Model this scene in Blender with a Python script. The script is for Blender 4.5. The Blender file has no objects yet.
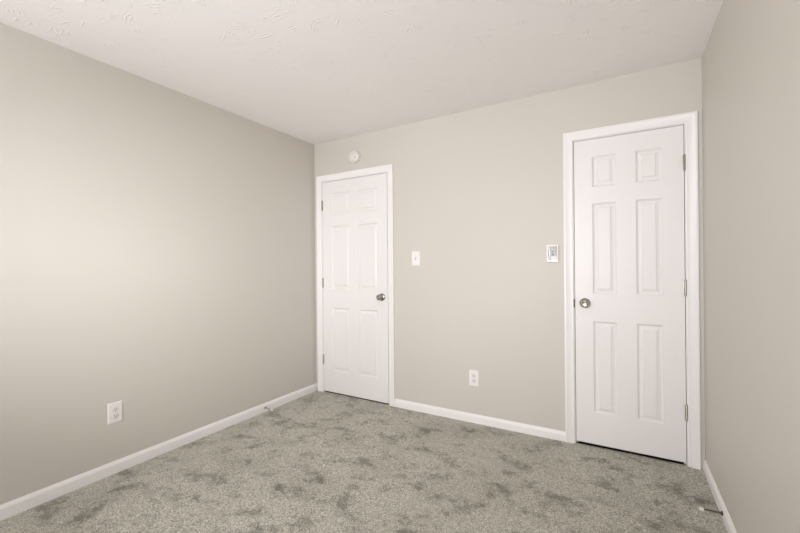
import bpy, bmesh, math
from math import sin, cos, pi
from mathutils import Vector, Matrix

C = bpy.context.scene.collection
S = bpy.context.scene

# ---------------------------------------------------------------- camera
yaw, pitch, roll = -0.52871, 0.00109, -0.0083
F = Vector((sin(yaw) * cos(pitch), cos(yaw) * cos(pitch), sin(pitch)))
Rv = Vector((cos(yaw), -sin(yaw), 0))
Uv = Rv.cross(F)
R2 = cos(roll) * Rv + sin(roll) * Uv
U2 = -sin(roll) * Rv + cos(roll) * Uv
cam_d = bpy.data.cameras.new('camera')
cam_d.sensor_width = 36
cam_d.lens = 379.9 / 800 * 36
cam_d.clip_start = 0.02
cam = bpy.data.objects.new('camera', cam_d)
C.objects.link(cam)
M4 = Matrix((R2, U2, -F)).transposed().to_4x4()
M4.translation = (2.63257, -2.83858, 1.21949)
cam.matrix_world = M4
S.camera = cam

# ---------------------------------------------------------------- room dimensions
W, H, REAR = 3.048, 2.44, -4.3
WIN = (0.60, 2.40, 0.75, 2.10)          # x0, x1, z0, z1 of the window in the rear wall

# ---------------------------------------------------------------- world and light
world = bpy.data.worlds.new('overcast_sky')
S.world = world
world.use_nodes = True
bg = world.node_tree.nodes['Background']
bg.inputs[0].default_value = (0.80, 0.88, 1.0, 1)
bg.inputs[1].default_value = 0.6

def area(name, loc, direction, sx, sy, power, color, spread=pi):
    d = bpy.data.lights.new(name, 'AREA')
    d.shape = 'RECTANGLE'; d.size = sx; d.size_y = sy
    d.energy = power; d.color = color; d.spread = spread
    o = bpy.data.objects.new(name, d); C.objects.link(o)
    o.location = loc
    o.rotation_euler = Vector(direction).to_track_quat('-Z', 'Y').to_euler()
    return o
wx, wz = (WIN[0] + WIN[1]) / 2, (WIN[2] + WIN[3]) / 2
DAY = (1.0, 0.995, 1.035)
# window daylight thrown up from the ground outside; the lights after it are added fills
area('window_ground_bounce', (wx, REAR - 0.17, wz), (0, 1, .7), 1.7, 1.2, 42, DAY, 2.2)
area('added_ceiling_fill', (wx, REAR - 0.02, wz - .3), (0, .9, 1.0), 1.4, .3, 4.5, DAY, 2.0)  # added fill aimed up to brighten the ceiling
area('added_back_wall_fill', (wx, REAR - 0.02, wz), (0, 4.3, -.6), .8, .5, 10.5, DAY, 1.3)  # added fill aimed low at the back wall
area('added_right_wall_fill', (1.0, REAR - 0.02, wz), (2.2, 2.6, -.2), .8, .5, 3.4, DAY, 1.1)  # added fill aimed towards the right wall
area('added_left_patch_fill', (2.1, REAR - 0.02, 1.5), (-2.1, 2.8, -.27), .40, .2, 3.6, DAY, .66)  # added narrow fill that makes the bright patch on the left wall
area('added_low_wall_fill', (2.1, REAR - 0.02, 1.3), (-1.9, 2.9, -1.0), .5, .6, 4.0, DAY, 1.5)  # added fill to lift the lower part of the left wall

S.view_settings.view_transform = 'Standard'
S.view_settings.look = 'None'
S.view_settings.gamma = 1
S.view_settings.use_curve_mapping = False
S.view_settings.exposure = 0.04

# ---------------------------------------------------------------- materials
def mat(name, col, rough=0.5, metal=0.0, spec=0.5, bump=None, coat=0.0):
    m = bpy.data.materials.new(name); m.use_nodes = True
    nt = m.node_tree; b = nt.nodes['Principled BSDF']
    b.inputs['Base Color'].default_value = (*col, 1)
    b.inputs['Roughness'].default_value = rough
    b.inputs['Metallic'].default_value = metal
    b.inputs['Specular IOR Level'].default_value = spec
    b.inputs['Coat Weight'].default_value = coat
    if bump:
        sc, st, dist = bump
        tc = nt.nodes.new('ShaderNodeTexCoord')
        n = nt.nodes.new('ShaderNodeTexNoise'); n.inputs['Scale'].default_value = sc
        n.inputs['Detail'].default_value = 3
        bp = nt.nodes.new('ShaderNodeBump'); bp.inputs['Strength'].default_value = st
        bp.inputs['Distance'].default_value = dist
        nt.links.new(tc.outputs['Object'], n.inputs['Vector'])
        nt.links.new(n.outputs['Fac'], bp.inputs['Height'])
        nt.links.new(bp.outputs['Normal'], b.inputs['Normal'])
    return m

M_wall = mat('greige_wall_paint', (0.64, 0.605, 0.545), 0.5, spec=0.35, bump=(220, 0.08, 0.001))
M_trim = mat('white_semi_gloss_trim', (0.89, 0.865, 0.85), 0.35, spec=0.4)
M_door = mat('white_door_paint', (0.85, 0.825, 0.81), 0.38, spec=0.4, bump=(60, 0.03, 0.001))
M_plate = mat('white_plastic', (0.86, 0.84, 0.81), 0.3)
M_ivory = mat('off_white_plastic', (0.78, 0.74, 0.70), 0.4)
M_aged = mat('aged_white_plastic', (0.79, 0.76, 0.71), 0.4)
M_strike = mat('dull_steel', (0.16, 0.15, 0.13), 0.55, metal=0.6)
M_grey = mat('light_grey_plastic', (0.50, 0.50, 0.49), 0.4)
M_dark = mat('dark_slot', (0.03, 0.028, 0.025), 0.6)
M_nickel = mat('satin_nickel', (0.42, 0.395, 0.36), 0.25, metal=1.0)
M_hinge = mat('brushed_nickel_hinge', (0.44, 0.41, 0.35), 0.36, metal=1.0)
M_gap_shade = mat('door_gap_shade', (0.05, 0.035, 0.025), 0.6)  # dark colour stands in for the shade in the gaps under the doors
M_rubber = mat('white_rubber', (0.85, 0.84, 0.80), 0.5)
M_bronze = mat('dark_metal_spring', (0.10, 0.085, 0.07), 0.4, metal=0.8)

def glass():
    m = bpy.data.materials.new('window_glass'); m.use_nodes = True
    nt = m.node_tree; nt.nodes.clear()
    o = nt.nodes.new('ShaderNodeOutputMaterial'); mx = nt.nodes.new('ShaderNodeMixShader')
    t = nt.nodes.new('ShaderNodeBsdfTransparent'); g = nt.nodes.new('ShaderNodeBsdfGlossy')
    g.inputs['Roughness'].default_value = 0.02
    mx.inputs[0].default_value = 0.06
    nt.links.new(t.outputs[0], mx.inputs[1]); nt.links.new(g.outputs[0], mx.inputs[2])
    nt.links.new(mx.outputs[0], o.inputs[0])
    return m
M_glass = glass()

class NB:                                            # tiny node builder
    def __init__(s, m): s.nt = m.node_tree
    def n(s, t, **kw):
        x = s.nt.nodes.new(t)
        for k, v in kw.items(): setattr(x, k, v)
        return x
    def l(s, a, b): s.nt.links.new(a, b)
    def math(s, op, a, b=None, c=None, clamp=False):
        x = s.n('ShaderNodeMath', operation=op, use_clamp=clamp)
        for i, v in enumerate((a, b, c)):
            if v is None: continue
            if isinstance(v, (int, float)): x.inputs[i].default_value = v
            else: s.l(v, x.inputs[i])
        return x.outputs[0]
    def noise(s, vec, scale, detail=2, rough=0.5, dist=0.0):
        x = s.n('ShaderNodeTexNoise'); x.inputs['Scale'].default_value = scale
        x.inputs['Detail'].default_value = detail; x.inputs['Roughness'].default_value = rough
        x.inputs['Distortion'].default_value = dist
        s.l(vec, x.inputs['Vector']); return x.outputs['Fac']
    def ramp(s, v, a, b, o0=0.0, o1=1.0):
        x = s.n('ShaderNodeMapRange', interpolation_type='SMOOTHSTEP')
        x.inputs['From Min'].default_value = a; x.inputs['From Max'].default_value = b
        x.inputs['To Min'].default_value = o0; x.inputs['To Max'].default_value = o1
        s.l(v, x.inputs['Value']); return x.outputs['Result']

# stomped drywall ceiling: clusters of short curved parallel brush ridges
def ceiling_mat():
    m = mat('stomped_white_ceiling', (0.955, 0.925, 0.905), 0.8, spec=0.2)
    b = NB(m); P = m.node_tree.nodes['Principled BSDF']
    tc = b.n('ShaderNodeTexCoord')
    total = None
    for k, (sc, freq, thr) in enumerate(((6.5, 330, 0.5), (8.5, 390, 0.5), (5.2, 300, 0.45))):
        mp = b.n('ShaderNodeMapping'); mp.inputs['Location'].default_value = (k * 3.7, k * 1.9, 0)
        mp.inputs['Rotation'].default_value = (0, 0, k * 1.1)
        b.l(tc.outputs['Object'], mp.inputs['Vector'])
        v = b.n('ShaderNodeTexVoronoi', voronoi_dimensions='2D'); v.inputs['Scale'].default_value = sc
        b.l(mp.outputs[0], v.inputs['Vector'])
        sub = b.n('ShaderNodeVectorMath', operation='SUBTRACT')
        b.l(mp.outputs[0], sub.inputs[0]); b.l(v.outputs['Position'], sub.inputs[1])
        sp = b.n('ShaderNodeSeparateXYZ'); b.l(sub.outputs[0], sp.inputs[0])
        rnd = b.n('ShaderNodeSeparateColor'); b.l(v.outputs['Color'], rnd.inputs[0])
        th = b.math('MULTIPLY', rnd.outputs[0], 6.283)
        cx = b.math('ADD', sp.outputs[0], b.math('MULTIPLY', b.math('COSINE', th), 0.09))
        cy = b.math('ADD', sp.outputs[1], b.math('MULTIPLY', b.math('SINE', th), 0.09))
        rad = b.math('SQRT', b.math('ADD', b.math('MULTIPLY', cx, cx), b.math('MULTIPLY', cy, cy)))
        wob = b.math('MULTIPLY', b.noise(tc.outputs['Object'], 40, 2), 0.02)
        ridge = b.math('SINE', b.math('MULTIPLY', b.math('ADD', rad, wob), freq))
        ridge = b.math('MAXIMUM', ridge, 0.0)
        dist = b.math('MULTIPLY', v.outputs['Distance'], 1.0 / 1.0)
        msk = b.ramp(dist, 0.15, 0.36, 1.0, 0.0)
        msk = b.math('MULTIPLY', msk, b.math('GREATER_THAN', rnd.outputs[1], thr))
        msk = b.math('MULTIPLY', msk, b.ramp(b.noise(mp.outputs[0], 20, 2), 0.48, 0.62))
        t = b.math('MULTIPLY', ridge, msk)
        total = t if total is None else b.math('MAXIMUM', total, t)
    blob = b.math('MULTIPLY', b.noise(tc.outputs['Object'], 14, 3, 0.6), 0.5)
    hgt = b.math('ADD', total, blob)
    bp = b.n('ShaderNodeBump'); bp.inputs['Strength'].default_value = 0.9; bp.inputs['Distance'].default_value = 0.0018
    b.l(hgt, bp.inputs['Height']); b.l(bp.outputs[0], P.inputs['Normal'])
    return m
M_ceil = ceiling_mat()

# cut-pile carpet: speckled tufts, darker tracks where the pile is brushed the other way
def carpet_mat():
    m = mat('grey_beige_carpet', (0.4, 0.4, 0.35), 0.95, spec=0.1)
    b = NB(m); P = m.node_tree.nodes['Principled BSDF']
    tc = b.n('ShaderNodeTexCoord'); O = tc.outputs['Object']
    grain = b.noise(O, 180, 4, 0.85)
    v = b.n('ShaderNodeTexVoronoi'); v.inputs['Scale'].default_value = 130; b.l(O, v.inputs['Vector'])
    vc = b.n('ShaderNodeSeparateColor'); b.l(v.outputs['Color'], vc.inputs[0])
    mp = b.n('ShaderNodeMapping'); mp.inputs['Rotation'].default_value = (0, 0, 0.5)
    mp.inputs['Scale'].default_value = (1.0, 1.35, 1.0); mp.inputs['Location'].default_value = (3.3, 0.6, 0); b.l(O, mp.inputs['Vector'])
    mid = b.noise(mp.outputs[0], 5.4, 3, 0.55, 0.25)
    soft = b.noise(O, 2.0, 2, 0.5)
    fray = b.math('MULTIPLY', b.math('SUBTRACT', b.noise(O, 22, 5, 0.85), 0.5), 0.75)
    patch = b.ramp(b.math('ADD', mid, fray), 0.47, 0.74)
    patch = b.math('ADD', b.math('MULTIPLY', patch, 0.85), b.ramp(soft, 0.45, 0.75, 0.0, 0.25))
    f = b.math('ADD', b.math('MULTIPLY', b.ramp(grain, 0.38, 0.61), 0.7), b.math('MULTIPLY', vc.outputs[0], 0.30))
    cr = b.n('ShaderNodeMix', data_type='RGBA')
    cr.inputs[6].default_value = (0.125, 0.118, 0.093, 1); cr.inputs[7].default_value = (0.94, 0.905, 0.77, 1)
    b.l(f, cr.inputs[0])
    mul = b.n('ShaderNodeMix', data_type='RGBA', blend_type='MULTIPLY')
    b.l(patch, mul.inputs[0]); b.l(cr.outputs[2], mul.inputs[6])
    mul.inputs[7].default_value = (0.40, 0.375, 0.34, 1)
    b.l(mul.outputs[2], P.inputs['Base Color'])
    h = b.math('ADD', grain, b.math('MULTIPLY', b.math('SUBTRACT', 1.0, v.outputs['Distance']), 0.4))
    bp = b.n('ShaderNodeBump'); bp.inputs['Strength'].default_value = 0.9; bp.inputs['Distance'].default_value = 0.007
    b.l(h, bp.inputs['Height']); b.l(bp.outputs[0], P.inputs['Normal'])
    P.inputs['Sheen Weight'].default_value = 0.25
    return m
M_carpet = carpet_mat()

# ---------------------------------------------------------------- helpers
def link(name, bm, m, parent=None, smooth=False, loc=None):
    bmesh.ops.recalc_face_normals(bm, faces=bm.faces)
    me = bpy.data.meshes.new(name); bm.to_mesh(me); bm.free()
    for mm in (m if isinstance(m, (list, tuple)) else [m]): me.materials.append(mm)
    if smooth:
        me.polygons.foreach_set('use_smooth', [True] * len(me.polygons))
        me.set_sharp_from_angle(angle=math.radians(40))
    o = bpy.data.objects.new(name, me); C.objects.link(o)
    if parent: o.parent = parent
    if loc: o.location = loc
    return o
def struct(o):
    o['kind'] = 'structure'; return o
def tag(o, label, cat, group=None):
    o['label'] = label; o['category'] = cat
    if group: o['group'] = group
    return o
def empty(name, loc, rz=0):
    o = bpy.data.objects.new(name, None); C.objects.link(o)
    o.location = loc; o.rotation_euler = (0, 0, rz); o.empty_display_size = 0.1
    return o
def box(bm, x0, x1, y0, y1, z0, z1, bevel=0.0, seg=2, mi=0):
    r = bmesh.ops.create_cube(bm, size=1)
    vs = r['verts']
    for v in vs:
        v.co = ((x0 + x1) / 2 + v.co.x * (x1 - x0), (y0 + y1) / 2 + v.co.y * (y1 - y0), (z0 + z1) / 2 + v.co.z * (z1 - z0))
    fs = {f for v in vs for f in v.link_faces}
    for f in fs: f.material_index = mi
    if bevel:
        es = list({e for v in vs for e in v.link_edges})
        bmesh.ops.bevel(bm, geom=es, offset=bevel, segments=seg, affect='EDGES', profile=0.6)
def lathe(bm, prof, axis='-Y', n=32, org=(0, 0, 0), mi=0):
    """prof: (radius, distance along the axis)"""
    ax = {'-Y': Vector((0, -1, 0)), 'X': Vector((1, 0, 0)), '-X': Vector((-1, 0, 0)), 'Z': Vector((0, 0, 1))}[axis]
    u = Vector((0, 0, 1)) if abs(ax.z) < .5 else Vector((1, 0, 0)); w = ax.cross(u); org = Vector(org)
    rings = []
    for r, h in prof:
        if r < 1e-6: rings.append([bm.verts.new(org + ax * h)])
        else: rings.append([bm.verts.new(org + ax * h + (u * cos(2 * pi * k / n) + w * sin(2 * pi * k / n)) * r) for k in range(n)])
    for a, c in zip(rings, rings[1:]):
        for k in range(n):
            j = (k + 1) % n
            if len(a) == 1 and len(c) == 1: continue
            if len(a) == 1: f = bm.faces.new((a[0], c[j], c[k]))
            elif len(c) == 1: f = bm.faces.new((a[k], a[j], c[0]))
            else: f = bm.faces.new((a[k], a[j], c[j], c[k]))
            f.material_index = mi
def rounded_rect(w, h, r, seg=6):
    pts = []
    for cx, cz, a0 in ((w / 2 - r, h / 2 - r, 0), (-w / 2 + r, h / 2 - r, pi / 2), (-w / 2 + r, -h / 2 + r, pi), (w / 2 - r, -h / 2 + r, 1.5 * pi)):
        for k in range(seg + 1):
            a = a0 + k / seg * pi / 2
            pts.append((cx + r * cos(a), cz + r * sin(a)))
    return pts
def slab(bm, pts, levels, org=(0, 0, 0), mi=0):
    """levels: (inset, y); outline in XZ facing -Y, capped at the last level"""
    rings = []
    for ins, y in levels:
        ws = max(abs(p[0]) for p in pts); hs = max(abs(p[1]) for p in pts)
        rings.append([bm.verts.new((org[0] + p[0] * (ws - ins) / ws, org[1] + y, org[2] + p[1] * (hs - ins) / hs)) for p in pts])
    n = len(pts)
    for a, c in zip(rings, rings[1:]):
        for k in range(n):
            f = bm.faces.new((a[k], a[(k + 1) % n], c[(k + 1) % n], c[k])); f.material_index = mi
    f = bm.faces.new(rings[-1]); f.material_index = mi
    f = bm.faces.new(list(reversed(rings[0]))); f.material_index = mi

# ---------------------------------------------------------------- structure
T = 0.12
HALL = 1.0                                        # the space beyond the two doors
D1 = (0.100, 0.848, 0.015, 2.050)                 # door slabs: x0, x1, z0, z1
D2 = (2.3555, 2.959, 0.027, 2.060)
G, J = 0.0036, 0.019                               # gap round a slab, jamb thickness
def opening(D): return (D[0] - G - J, D[1] + G + J, D[3] + G + J)

bm = bmesh.new(); box(bm, -T, W + T, REAR - T, 0.012, -0.1, 0)
for v_ in bm.verts:                                # the carpet swells a little in the back right corner
    if v_.co.z > -0.01 and v_.co.y > 0 and v_.co.x > 1: v_.co.z += 0.009
struct(link('floor', bm, M_carpet))
bm = bmesh.new(); box(bm, -T, W + T, 0.012, HALL + T, -0.1, -0.012)      # floor beyond the doors, colour darkened for the shade under the slabs
struct(link('floor_hall', bm, M_gap_shade))
bm = bmesh.new(); box(bm, -T, W + T, REAR - T, HALL + T, H, H + 0.1)
struct(link('ceiling', bm, M_ceil))
bm = bmesh.new(); box(bm, -T, 0, REAR, HALL, 0, H); struct(link('wall_left', bm, M_wall))
bm = bmesh.new(); box(bm, W, W + T, REAR, HALL, 0, H); struct(link('wall_right', bm, M_wall))
bm = bmesh.new(); box(bm, -T, W + T, HALL, HALL + T, 0, H); struct(link('wall_beyond', bm, M_wall))

def holed_wall(name, y0, y1, holes, m):
    """a wall with rectangular holes (x0, x1, z0, z1), one mesh"""
    bm = bmesh.new()
    xs = sorted({0, W} | {h[0] for h in holes} | {h[1] for h in holes})
    zs = sorted({0, H} | {h[2] for h in holes} | {h[3] for h in holes})
    def solid(i, k):
        if not (0 <= i < len(xs) - 1 and 0 <= k < len(zs) - 1): return None
        cx, cz = (xs[i] + xs[i + 1]) / 2, (zs[k] + zs[k + 1]) / 2
        return not any(h[0] < cx < h[1] and h[2] < cz < h[3] for h in holes)
    V = {}
    def v(i, k, y):
        if (i, k, y) not in V: V[i, k, y] = bm.verts.new((xs[i], y, zs[k]))
        return V[i, k, y]
    for i in range(len(xs) - 1):
        for k in range(len(zs) - 1):
            if not solid(i, k): continue
            for y in (y0, y1): bm.faces.new((v(i, k, y), v(i + 1, k, y), v(i + 1, k + 1, y), v(i, k + 1, y)))
            for (di, dk, a, c) in ((-1, 0, (i, k), (i, k + 1)), (1, 0, (i + 1, k), (i + 1, k + 1)), (0, -1, (i, k), (i + 1, k)), (0, 1, (i, k + 1), (i + 1, k + 1))):
                if not solid(i + di, k + dk):
                    bm.faces.new((v(*a, y0), v(*c, y0), v(*c, y1), v(*a, y1)))
    return struct(link(name, bm, m))
o1, o2 = opening(D1), opening(D2)
holed_wall('wall_back', 0, T, [(o1[0], o1[1], 0, o1[2]), (o2[0], o2[1], 0, o2[2])], M_wall)
holed_wall('wall_rear', REAR - T, REAR, [WIN], M_wall)

# baseboards ------------------------------------------------------
BB = [(0, 0), (0.0125, 0), (0.0125, 0.050), (0.0115, 0.056), (0.008, 0.061), (0.0055, 0.066), (0.003, 0.071), (0, 0.072)]
def baseboard(name, p0, p1, nrm):
    bm = bmesh.new(); p0, p1, nrm = Vector(p0), Vector(p1), Vector(nrm)
    a = [bm.verts.new(p0 + nrm * d + Vector((0, 0, z))) for d, z in BB]
    c = [bm.verts.new(p1 + nrm * d + Vector((0, 0, z))) for d, z in BB]
    n = len(BB)
    for k in range(n): bm.faces.new((a[k], a[(k + 1) % n], c[(k + 1) % n], c[k]))
    bm.faces.new(a); bm.faces.new(list(reversed(c)))
    return struct(link(name, bm, M_trim, smooth=True))
CW = 0.0585                                       # casing width
def cas(D): return D[0] - G - 0.005 - CW, D[1] + G + 0.005 + CW, D[3] + G + 0.005 + CW
c1, c2 = cas(D1), cas(D2)
baseboard('baseboard_left', (0, REAR, 0), (0, 0, 0), (1, 0, 0))
baseboard('baseboard_right', (W, REAR, 0), (W, 0, 0), (-1, 0, 0))
baseboard('baseboard_back', (c1[1], 0, 0), (c2[0], 0, 0), (0, -1, 0))
baseboard('baseboard_rear', (0.0125, REAR, 0), (W - 0.0125, REAR, 0), (0, 1, 0))

# door casings with jambs: trim_1, trim_2 -------------------------
PROF = [(0, 0), (0, 0.0075), (0.003, 0.0095), (0.009, 0.0105), (0.013, 0.0090), (0.020, 0.0100), (0.034, 0.0125), (0.042, 0.0150),
        (0.046, 0.0170), (0.053, 0.0175), (0.0575, 0.0160), (0.0585, 0.0130), (0.0585, 0)]
def casing(name, D):
    bm = bmesh.new()
    x0, x1, z1 = D[0] - G - 0.005, D[1] + G + 0.005, D[3] + G + 0.005
    path = [lambda w: (x0 - w, 0.0), lambda w: (x0 - w, z1 + w), lambda w: (x1 + w, z1 + w), lambda w: (x1 + w, 0.0)]
    rows = [[bm.verts.new((f(w)[0], -d, f(w)[1])) for w, d in PROF] for f in path]
    n = len(PROF)
    for a, c in zip(rows, rows[1:]):
        for k in range(n): bm.faces.new((a[k], a[(k + 1) % n], c[(k + 1) % n], c[k]))
    bm.faces.new(rows[0]); bm.faces.new(rows[-1])
    # jamb boards and the stops the slab closes against
    ox0, ox1, oz1 = opening(D)
    e = 0.0005
    box(bm, ox0, ox0 + J, e, T, 0, oz1); box(bm, ox1 - J, ox1, e, T, 0, oz1); box(bm, ox0 + J, ox1 - J, e, T, oz1 - J, oz1)
    box(bm, ox0 + J, ox0 + J + 0.011, 0.038, 0.070, 0, oz1 - J); box(bm, ox1 - J - 0.011, ox1 - J, 0.038, 0.070, 0, oz1 - J)
    box(bm, ox0 + J + 0.011, ox1 - J - 0.011, 0.038, 0.070, oz1 - J - 0.011, oz1 - J)
    return struct(link(name, bm, M_trim, smooth=True))
t1, t2 = casing('trim_1', D1), casing('trim_2', D2)
def strike(tr, x, z):
    bm = bmesh.new(); box(bm, x - 0.0050, x + 0.0010, -0.0092, 0.004, z - 0.028, z + 0.028, 0.0006)
    return link('strike_plate', bm, M_strike, tr)
strike(t2, D2[0] - 0.0045, 0.962)

# six-panel doors -------------------------------------------------
LV = [(0, 0), (0.0025, 0.0035), (0.007, 0.0075), (0.012, 0.0115), (0.0155, 0.0115), (0.031, 0.0064), (0.0345, 0.0018)]
def six_panel(name, D, rows, st=0.109, mid=0.109):
    bm = bmesh.new(); x0, x1, z0, z1 = D
    w = x1 - x0; pw = (w - 2 * st - mid) / 2
    xs = [x0, x0 + st, x0 + st + pw, x0 + st + pw + mid, x1 - st, x1]
    zs = [z0] + [r for pr in rows for r in pr] + [z1]
    V = {}
    def v(x, y, z):
        k = (round(x, 5), round(y, 5), round(z, 5))
        if k not in V: V[k] = bm.verts.new((x, y, z))
        return V[k]
    TH = 0.035
    for y, s in ((0.0, 1), (TH, -1)):
        for i in range(5):
            for k in range(len(zs) - 1):
                a0, a1, b0, b1 = xs[i], xs[i + 1], zs[k], zs[k + 1]
                if i in (1, 3) and k % 2 == 1:
                    rg = [[v(a0 + q, y + s * d, b0 + q), v(a1 - q, y + s * d, b0 + q), v(a1 - q, y + s * d, b1 - q), v(a0 + q, y + s * d, b1 - q)] for q, d in LV]
                    for p, c in zip(rg, rg[1:]):
                        for j in range(4): bm.faces.new((p[j], p[(j + 1) % 4], c[(j + 1) % 4], c[j]))
                    bm.faces.new(rg[-1])
                else:
                    bm.faces.new((v(a0, y, b0), v(a1, y, b0), v(a1, y, b1), v(a0, y, b1)))
    for i in range(5):
        for z in (z0, z1): bm.faces.new((v(xs[i], 0, z), v(xs[i + 1], 0, z), v(xs[i + 1], TH, z), v(xs[i], TH, z)))
    for k in range(len(zs) - 1):
        for x in (x0, x1): bm.faces.new((v(x, 0, zs[k]), v(x, 0, zs[k + 1]), v(x, TH, zs[k + 1]), v(x, TH, zs[k])))
    return struct(link(name, bm, M_door))
ROWS = [(0.236, 0.846), (1.030, 1.633), (1.742, 1.945)]
door1 = six_panel('door_1', D1, [(0.221, 0.830), (1.014, 1.617), (1.730, 1.936)], 0.108, 0.105)
door2 = six_panel('door_2', D2, ROWS)

def hinge(door, x, z, side):
    """side -1: hinge on the left edge of the slab"""
    bm = bmesh.new(); L = 0.089; r = 0.0065; y = -0.0068
    for k in range(5):                             # knuckles
        a = z - L / 2 + k * L / 5
        lathe(bm, [(0, 0), (r - .0006, 0), (r, 0.0006), (r, L / 5 - 0.0012), (r - .0006, L / 5 - 0.0004), (0, L / 5 - 0.0004)], 'Z', 16, (x, y, a))
    for zz, s in ((z + L / 2, 1), (z - L / 2, -1)):  # pin tips
        n = 16
        rr = [(0.0052, 0), (0.0052, 0.0025), (0.0035, 0.0045), (0, 0.0052)]
        lathe(bm, [(a, s * h) for a, h in rr], 'Z', n, (x, y, zz))
    box(bm, x - 0.0012, x + 0.0012, -0.003, 0.030, z - L / 2, z + L / 2)   # leaves in the gap
    box(bm, x - 0.008, x + 0.008, -0.0012, -0.0002, z - L / 2, z + L / 2, 0.0003)
    return link('hinge', bm, M_hinge, door, smooth=True)
for z in (0.322, 1.070, 1.826): hinge(door1, D1[0] - G / 2, z, -1)
for z in (0.329, 1.080, 1.833): hinge(door2, D2[1] + G / 2, z, 1)

def knob(door, x, z):
    bm = bmesh.new()
    lathe(bm, [(0, 0.0002), (0.0325, 0.0002), (0.0335, 0.002), (0.0325, 0.005), (0.027, 0.009), (0.018, 0.0115), (0.0135, 0.013), (0.0125, 0.018), (0.0115, 0.03), (0.013, 0.034), (0, 0.034)], '-Y', 40, (x, 0, z))
    rose = link('rosette', bm, M_nickel, door, smooth=True)
    bm = bmesh.new()
    lathe(bm, [(0, 0.031), (0.013, 0.031), (0.019, 0.034), (0.0245, 0.040), (0.0268, 0.047), (0.0262, 0.054), (0.023, 0.060), (0.0185, 0.0632), (0.0165, 0.0635), (0.014, 0.0622), (0.009, 0.0615), (0, 0.0612)], '-Y', 40, (x, 0, z))
    k = link('door_knob', bm, M_nickel, door, smooth=True)
    return k
knob(door1, D1[1] - 0.062, 0.952)
knob(door2, D2[0] + 0.060, 0.966)

# window in the wall behind the camera ----------------------------
x0, x1, z0, z1 = WIN
wn = struct(empty('window_1', ((x0 + x1) / 2, REAR - 0.06, z0)))
cx, cy, cz = wn.location
def wbox(bm, a0, a1, b0, b1, d0, d1, **k): box(bm, a0 - cx, a1 - cx, b0 - cy, b1 - cy, d0 - cz, d1 - cz, **k)
bm = bmesh.new(); f = 0.045; zm = (z0 + z1) / 2
wbox(bm, x0, x0 + f, REAR - 0.09, REAR - 0.03, z0, z1); wbox(bm, x1 - f, x1, REAR - 0.09, REAR - 0.03, z0, z1)
wbox(bm, x0 + f, x1 - f, REAR - 0.09, REAR - 0.03, z0, z0 + f); wbox(bm, x0 + f, x1 - f, REAR - 0.09, REAR - 0.03, z1 - f, z1)
wbox(bm, x0 + f, x1 - f, REAR - 0.08, REAR - 0.04, zm - 0.02, zm + 0.02)
link('window_frame', bm, M_trim, wn)
bm = bmesh.new(); wbox(bm, x0 + f, x1 - f, REAR - 0.064, REAR - 0.060, z0 + f, zm - 0.02); link('window_pane', bm, M_glass, wn)
bm = bmesh.new(); wbox(bm, x0 + f, x1 - f, REAR - 0.064, REAR - 0.060, zm + 0.02, z1 - f); link('window_pane', bm, M_glass, wn)
bm = bmesh.new(); wbox(bm, x0 - 0.05, x1 + 0.05, REAR + 0.0005, REAR + 0.045, z0 - 0.022, z0 - 0.002, bevel=0.004); link('window_sill', bm, M_trim, wn)

# ---------------------------------------------------------------- things on the walls
def screw(bm, x, y, z, r=0.003, mi=0):
    lathe(bm, [(0, 0), (r, 0), (r * 0.9, 0.0006), (0, 0.001)], '-Y', 14, (x, y, z), mi)
def plate(name, parent, w=0.078, h=0.124, r=0.004):
    bm = bmesh.new()
    slab(bm, rounded_rect(w, h, r), [(0, -0.0002), (0, -0.0022), (0.0012, -0.0042), (0.0035, -0.0056), (0.007, -0.0060)])
    return link(name, bm, M_plate, parent, smooth=True)

def outlet(loc, rz, label):
    e = tag(empty('electrical_outlet', loc, rz), label, 'outlet', 'duplex electrical outlets low on the walls')
    plate('cover_plate', e)
    for s in (1, -1):
        bm = bmesh.new(); zc = s * 0.0195
        pts = []
        for k in range(40):                        # round face with flattened top and bottom
            a = 2 * pi * k / 40
            pts.append((0.0172 * cos(a), max(-0.0142, min(0.0142, 0.0172 * sin(a)))))
        slab(bm, pts, [(0, -0.0058), (0, -0.0072), (0.0006, -0.0076)], (0, 0, zc))
        rc = link('receptacle', bm, M_ivory, e, smooth=True)
        bm = bmesh.new()
        box(bm, -0.0075, -0.0052, -0.0079, -0.0070, zc + 0.0005, zc + 0.0085)
        box(bm, 0.0052, 0.0075, -0.0079, -0.0070, zc + 0.0012, zc + 0.0080)
        lathe(bm, [(0, 0.0070), (0.0026, 0.0070), (0.0026, 0.0079), (0, 0.0079)], '-Y', 14, (0, 0, zc - 0.0075))
        link('slot', bm, M_dark, rc)
    bm = bmesh.new(); screw(bm, 0, -0.0058, 0); link('screw', bm, M_ivory, e, smooth=True)
    return e
outlet((0, -1.736, 0.361), pi / 2, 'white duplex outlet on the left wall above the baseboard')
outlet((1.633, 0, 0.350), 0, 'white duplex outlet low on the back wall between the two doors')

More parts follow.
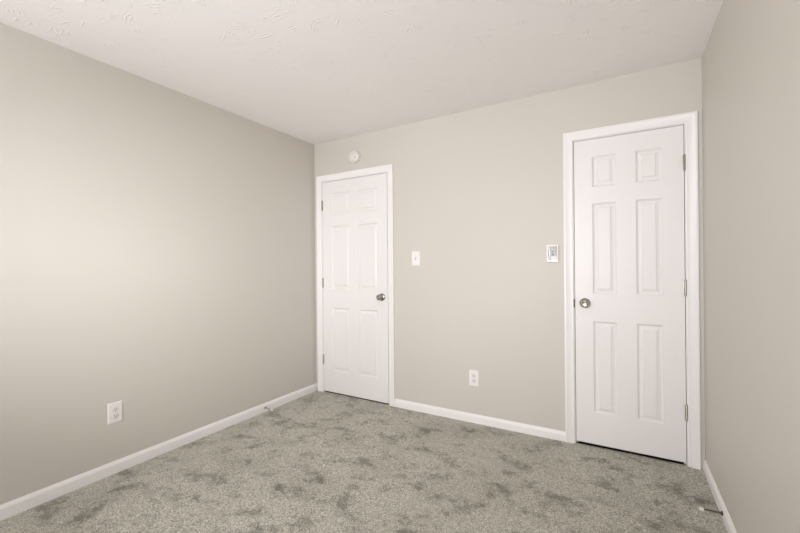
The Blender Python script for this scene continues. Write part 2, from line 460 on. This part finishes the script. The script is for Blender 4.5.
e = tag(empty('light_switch', (1.131, 0, 1.290)), 'single white toggle light switch on the back wall beside the left door', 'switch')
plate('cover_plate', e)
bm = bmesh.new(); slab(bm, rounded_rect(0.011, 0.025, 0.0008, 2), [(0, -0.0055), (0, -0.0064)])
sf = link('slot', bm, M_grey, e)
bm = bmesh.new()
vs = [(-0.004, -0.006, -0.007), (0.004, -0.006, -0.007), (0.004, -0.006, 0.006), (-0.004, -0.006, 0.006),
      (-0.0032, -0.015, 0.005), (0.0032, -0.015, 0.005), (0.0032, -0.0165, 0.011), (-0.0032, -0.0165, 0.011)]
vv = [bm.verts.new(p) for p in vs]
for q in ((0, 1, 2, 3), (4, 5, 6, 7), (0, 1, 5, 4), (1, 2, 6, 5), (2, 3, 7, 6), (3, 0, 4, 7)): bm.faces.new([vv[i] for i in q])
link('toggle', bm, M_ivory, e)
for s in (1, -1):
    bm = bmesh.new(); screw(bm, 0, -0.0058, s * 0.030); link('screw', bm, M_ivory, e, smooth=True)

# wall control beside the right door: white cradle holding a grey keypad
e = tag(empty('wall_control', (2.215, 0, 1.304)), 'white wall control with grey keypad on the back wall beside the right door', 'wall control')
bm = bmesh.new()
slab(bm, rounded_rect(0.078, 0.122, 0.005), [(0, -0.0002), (0, -0.010), (0.0015, -0.0125), (0.004, -0.013)])
link('housing', bm, M_plate, e, smooth=True)
bm = bmesh.new()
slab(bm, rounded_rect(0.060, 0.092, 0.006), [(0, -0.012), (0, -0.0155), (0.001, -0.0165)], (0.0, 0, 0.005))
kp = link('keypad', bm, M_grey, e, smooth=True)
bm = bmesh.new()
slab(bm, rounded_rect(0.042, 0.020, 0.004), [(0, -0.016), (0, -0.0195), (0.001, -0.0205)], (0.008, 0, -0.030))
link('cover', bm, M_plate, e, smooth=True)
bm = bmesh.new()                                     # raised curved rib at the left of the keypad
prev = None
for k in range(13):
    t = k / 12; z = 0.045 - 0.088 * t; x = -0.026 + 0.008 * sin(pi * t)
    ring = [bm.verts.new((x + dx, y, z)) for dx, y in ((-0.003, -0.0155), (-0.002, -0.0195), (0.002, -0.0195), (0.003, -0.0155))]
    if prev:
        for j in range(4): bm.faces.new((prev[j], prev[(j + 1) % 4], ring[(j + 1) % 4], ring[j]))
    else: bm.faces.new(ring)
    prev = ring
bm.faces.new(list(reversed(prev)))
link('rib', bm, M_plate, e, smooth=True)
for (x, z, r) in ((0.0, 0.012, 0.0034), (0.004, -0.006, 0.0042), (-0.002, 0.032, 0.0030), (0.017, 0.028, 0.0030), (0.019, -0.008, 0.0030)):
    bm = bmesh.new(); lathe(bm, [(0, 0.016), (r, 0.016), (r, 0.0178), (r * .8, 0.0184), (0, 0.0186)], '-Y', 18, (x, 0, z))
    link('button', bm, M_dark if r > 0.0032 else M_ivory, kp, smooth=True)

# round detector over the left door
e = tag(empty('smoke_detector', (0.505, 0, 2.240)), 'small round white detector on the back wall above the left door', 'detector')
bm = bmesh.new(); lathe(bm, [(0, 0.0002), (0.0585, 0.0002), (0.059, 0.002), (0.058, 0.008), (0, 0.008)], '-Y', 48)
link('base', bm, M_ivory, e, smooth=True)
bm = bmesh.new(); lathe(bm, [(0.0, 0.007), (0.0555, 0.007), (0.056, 0.010), (0.055, 0.022), (0.051, 0.028), (0.045, 0.0305), (0.043, 0.0295), (0.041, 0.0295), (0.039, 0.031), (0, 0.032)], '-Y', 48)
cv = link('cover', bm, M_aged, e, smooth=True)
for x, z, r in ((0.020, -0.010, 0.0050), (-0.002, -0.034, 0.0045)):
    bm = bmesh.new(); lathe(bm, [(0, 0.029), (r, 0.029), (r, 0.0325), (0, 0.0328)], '-Y', 18, (x, 0, z))
    link('indicator', bm, M_dark, cv, smooth=True)

# spring door stops screwed into the baseboards
def door_stop(loc, rz, L, sag, label, m_sp):
    e = tag(empty('door_stop', loc, rz), label, 'door stop', 'spring door stops on the baseboards')
    bm = bmesh.new(); lathe(bm, [(0, 0), (0.010, 0), (0.0105, 0.002), (0.008, 0.006), (0.005, 0.008), (0, 0.008)], 'X', 20)
    link('base', bm, m_sp, e, smooth=True)
    bm = bmesh.new(); turns = 16; n = 14 * turns; R, r = 0.0042, 0.0011; prev = None
    def pt(t):
        a = 2 * pi * turns * t; rr = R * (1 - 0.25 * t)
        return Vector((0.006 + (L - 0.018) * t, rr * cos(a), rr * sin(a) - sag * t * t))
    for k in range(n + 1):
        t = k / n; p = pt(t); d = (pt(t + 1e-4) - p).normalized()
        u = d.cross(Vector((1, 0, 0))).normalized(); w = d.cross(u)
        ring = [bm.verts.new(p + (u * cos(q) + w * sin(q)) * r) for q in (0, pi / 3, 2 * pi / 3, pi, 4 * pi / 3, 5 * pi / 3)]
        if prev:
            for j in range(6): bm.faces.new((prev[j], prev[(j + 1) % 6], ring[(j + 1) % 6], ring[j]))
        else: bm.faces.new(ring)
        prev = ring
    bm.faces.new(list(reversed(prev)))
    link('spring', bm, m_sp, e, smooth=True)
    bm = bmesh.new()
    lathe(bm, [(0, 0), (0.0072, 0), (0.0084, 0.002), (0.0084, 0.013), (0.0074, 0.0165), (0.004, 0.018), (0, 0.0182)], 'X', 20, (L - 0.014, 0, -sag))
    link('rubber_tip', bm, M_rubber, e, smooth=True)
    return e
door_stop((0.0125, -0.640, 0.036), 0, 0.088, 0.005, 'spring door stop with white tip on the left baseboard', M_hinge)
door_stop((W - 0.0125, -0.520, 0.040), pi, 0.085, 0.004, 'dark spring door stop with white tip on the right baseboard', M_bronze)
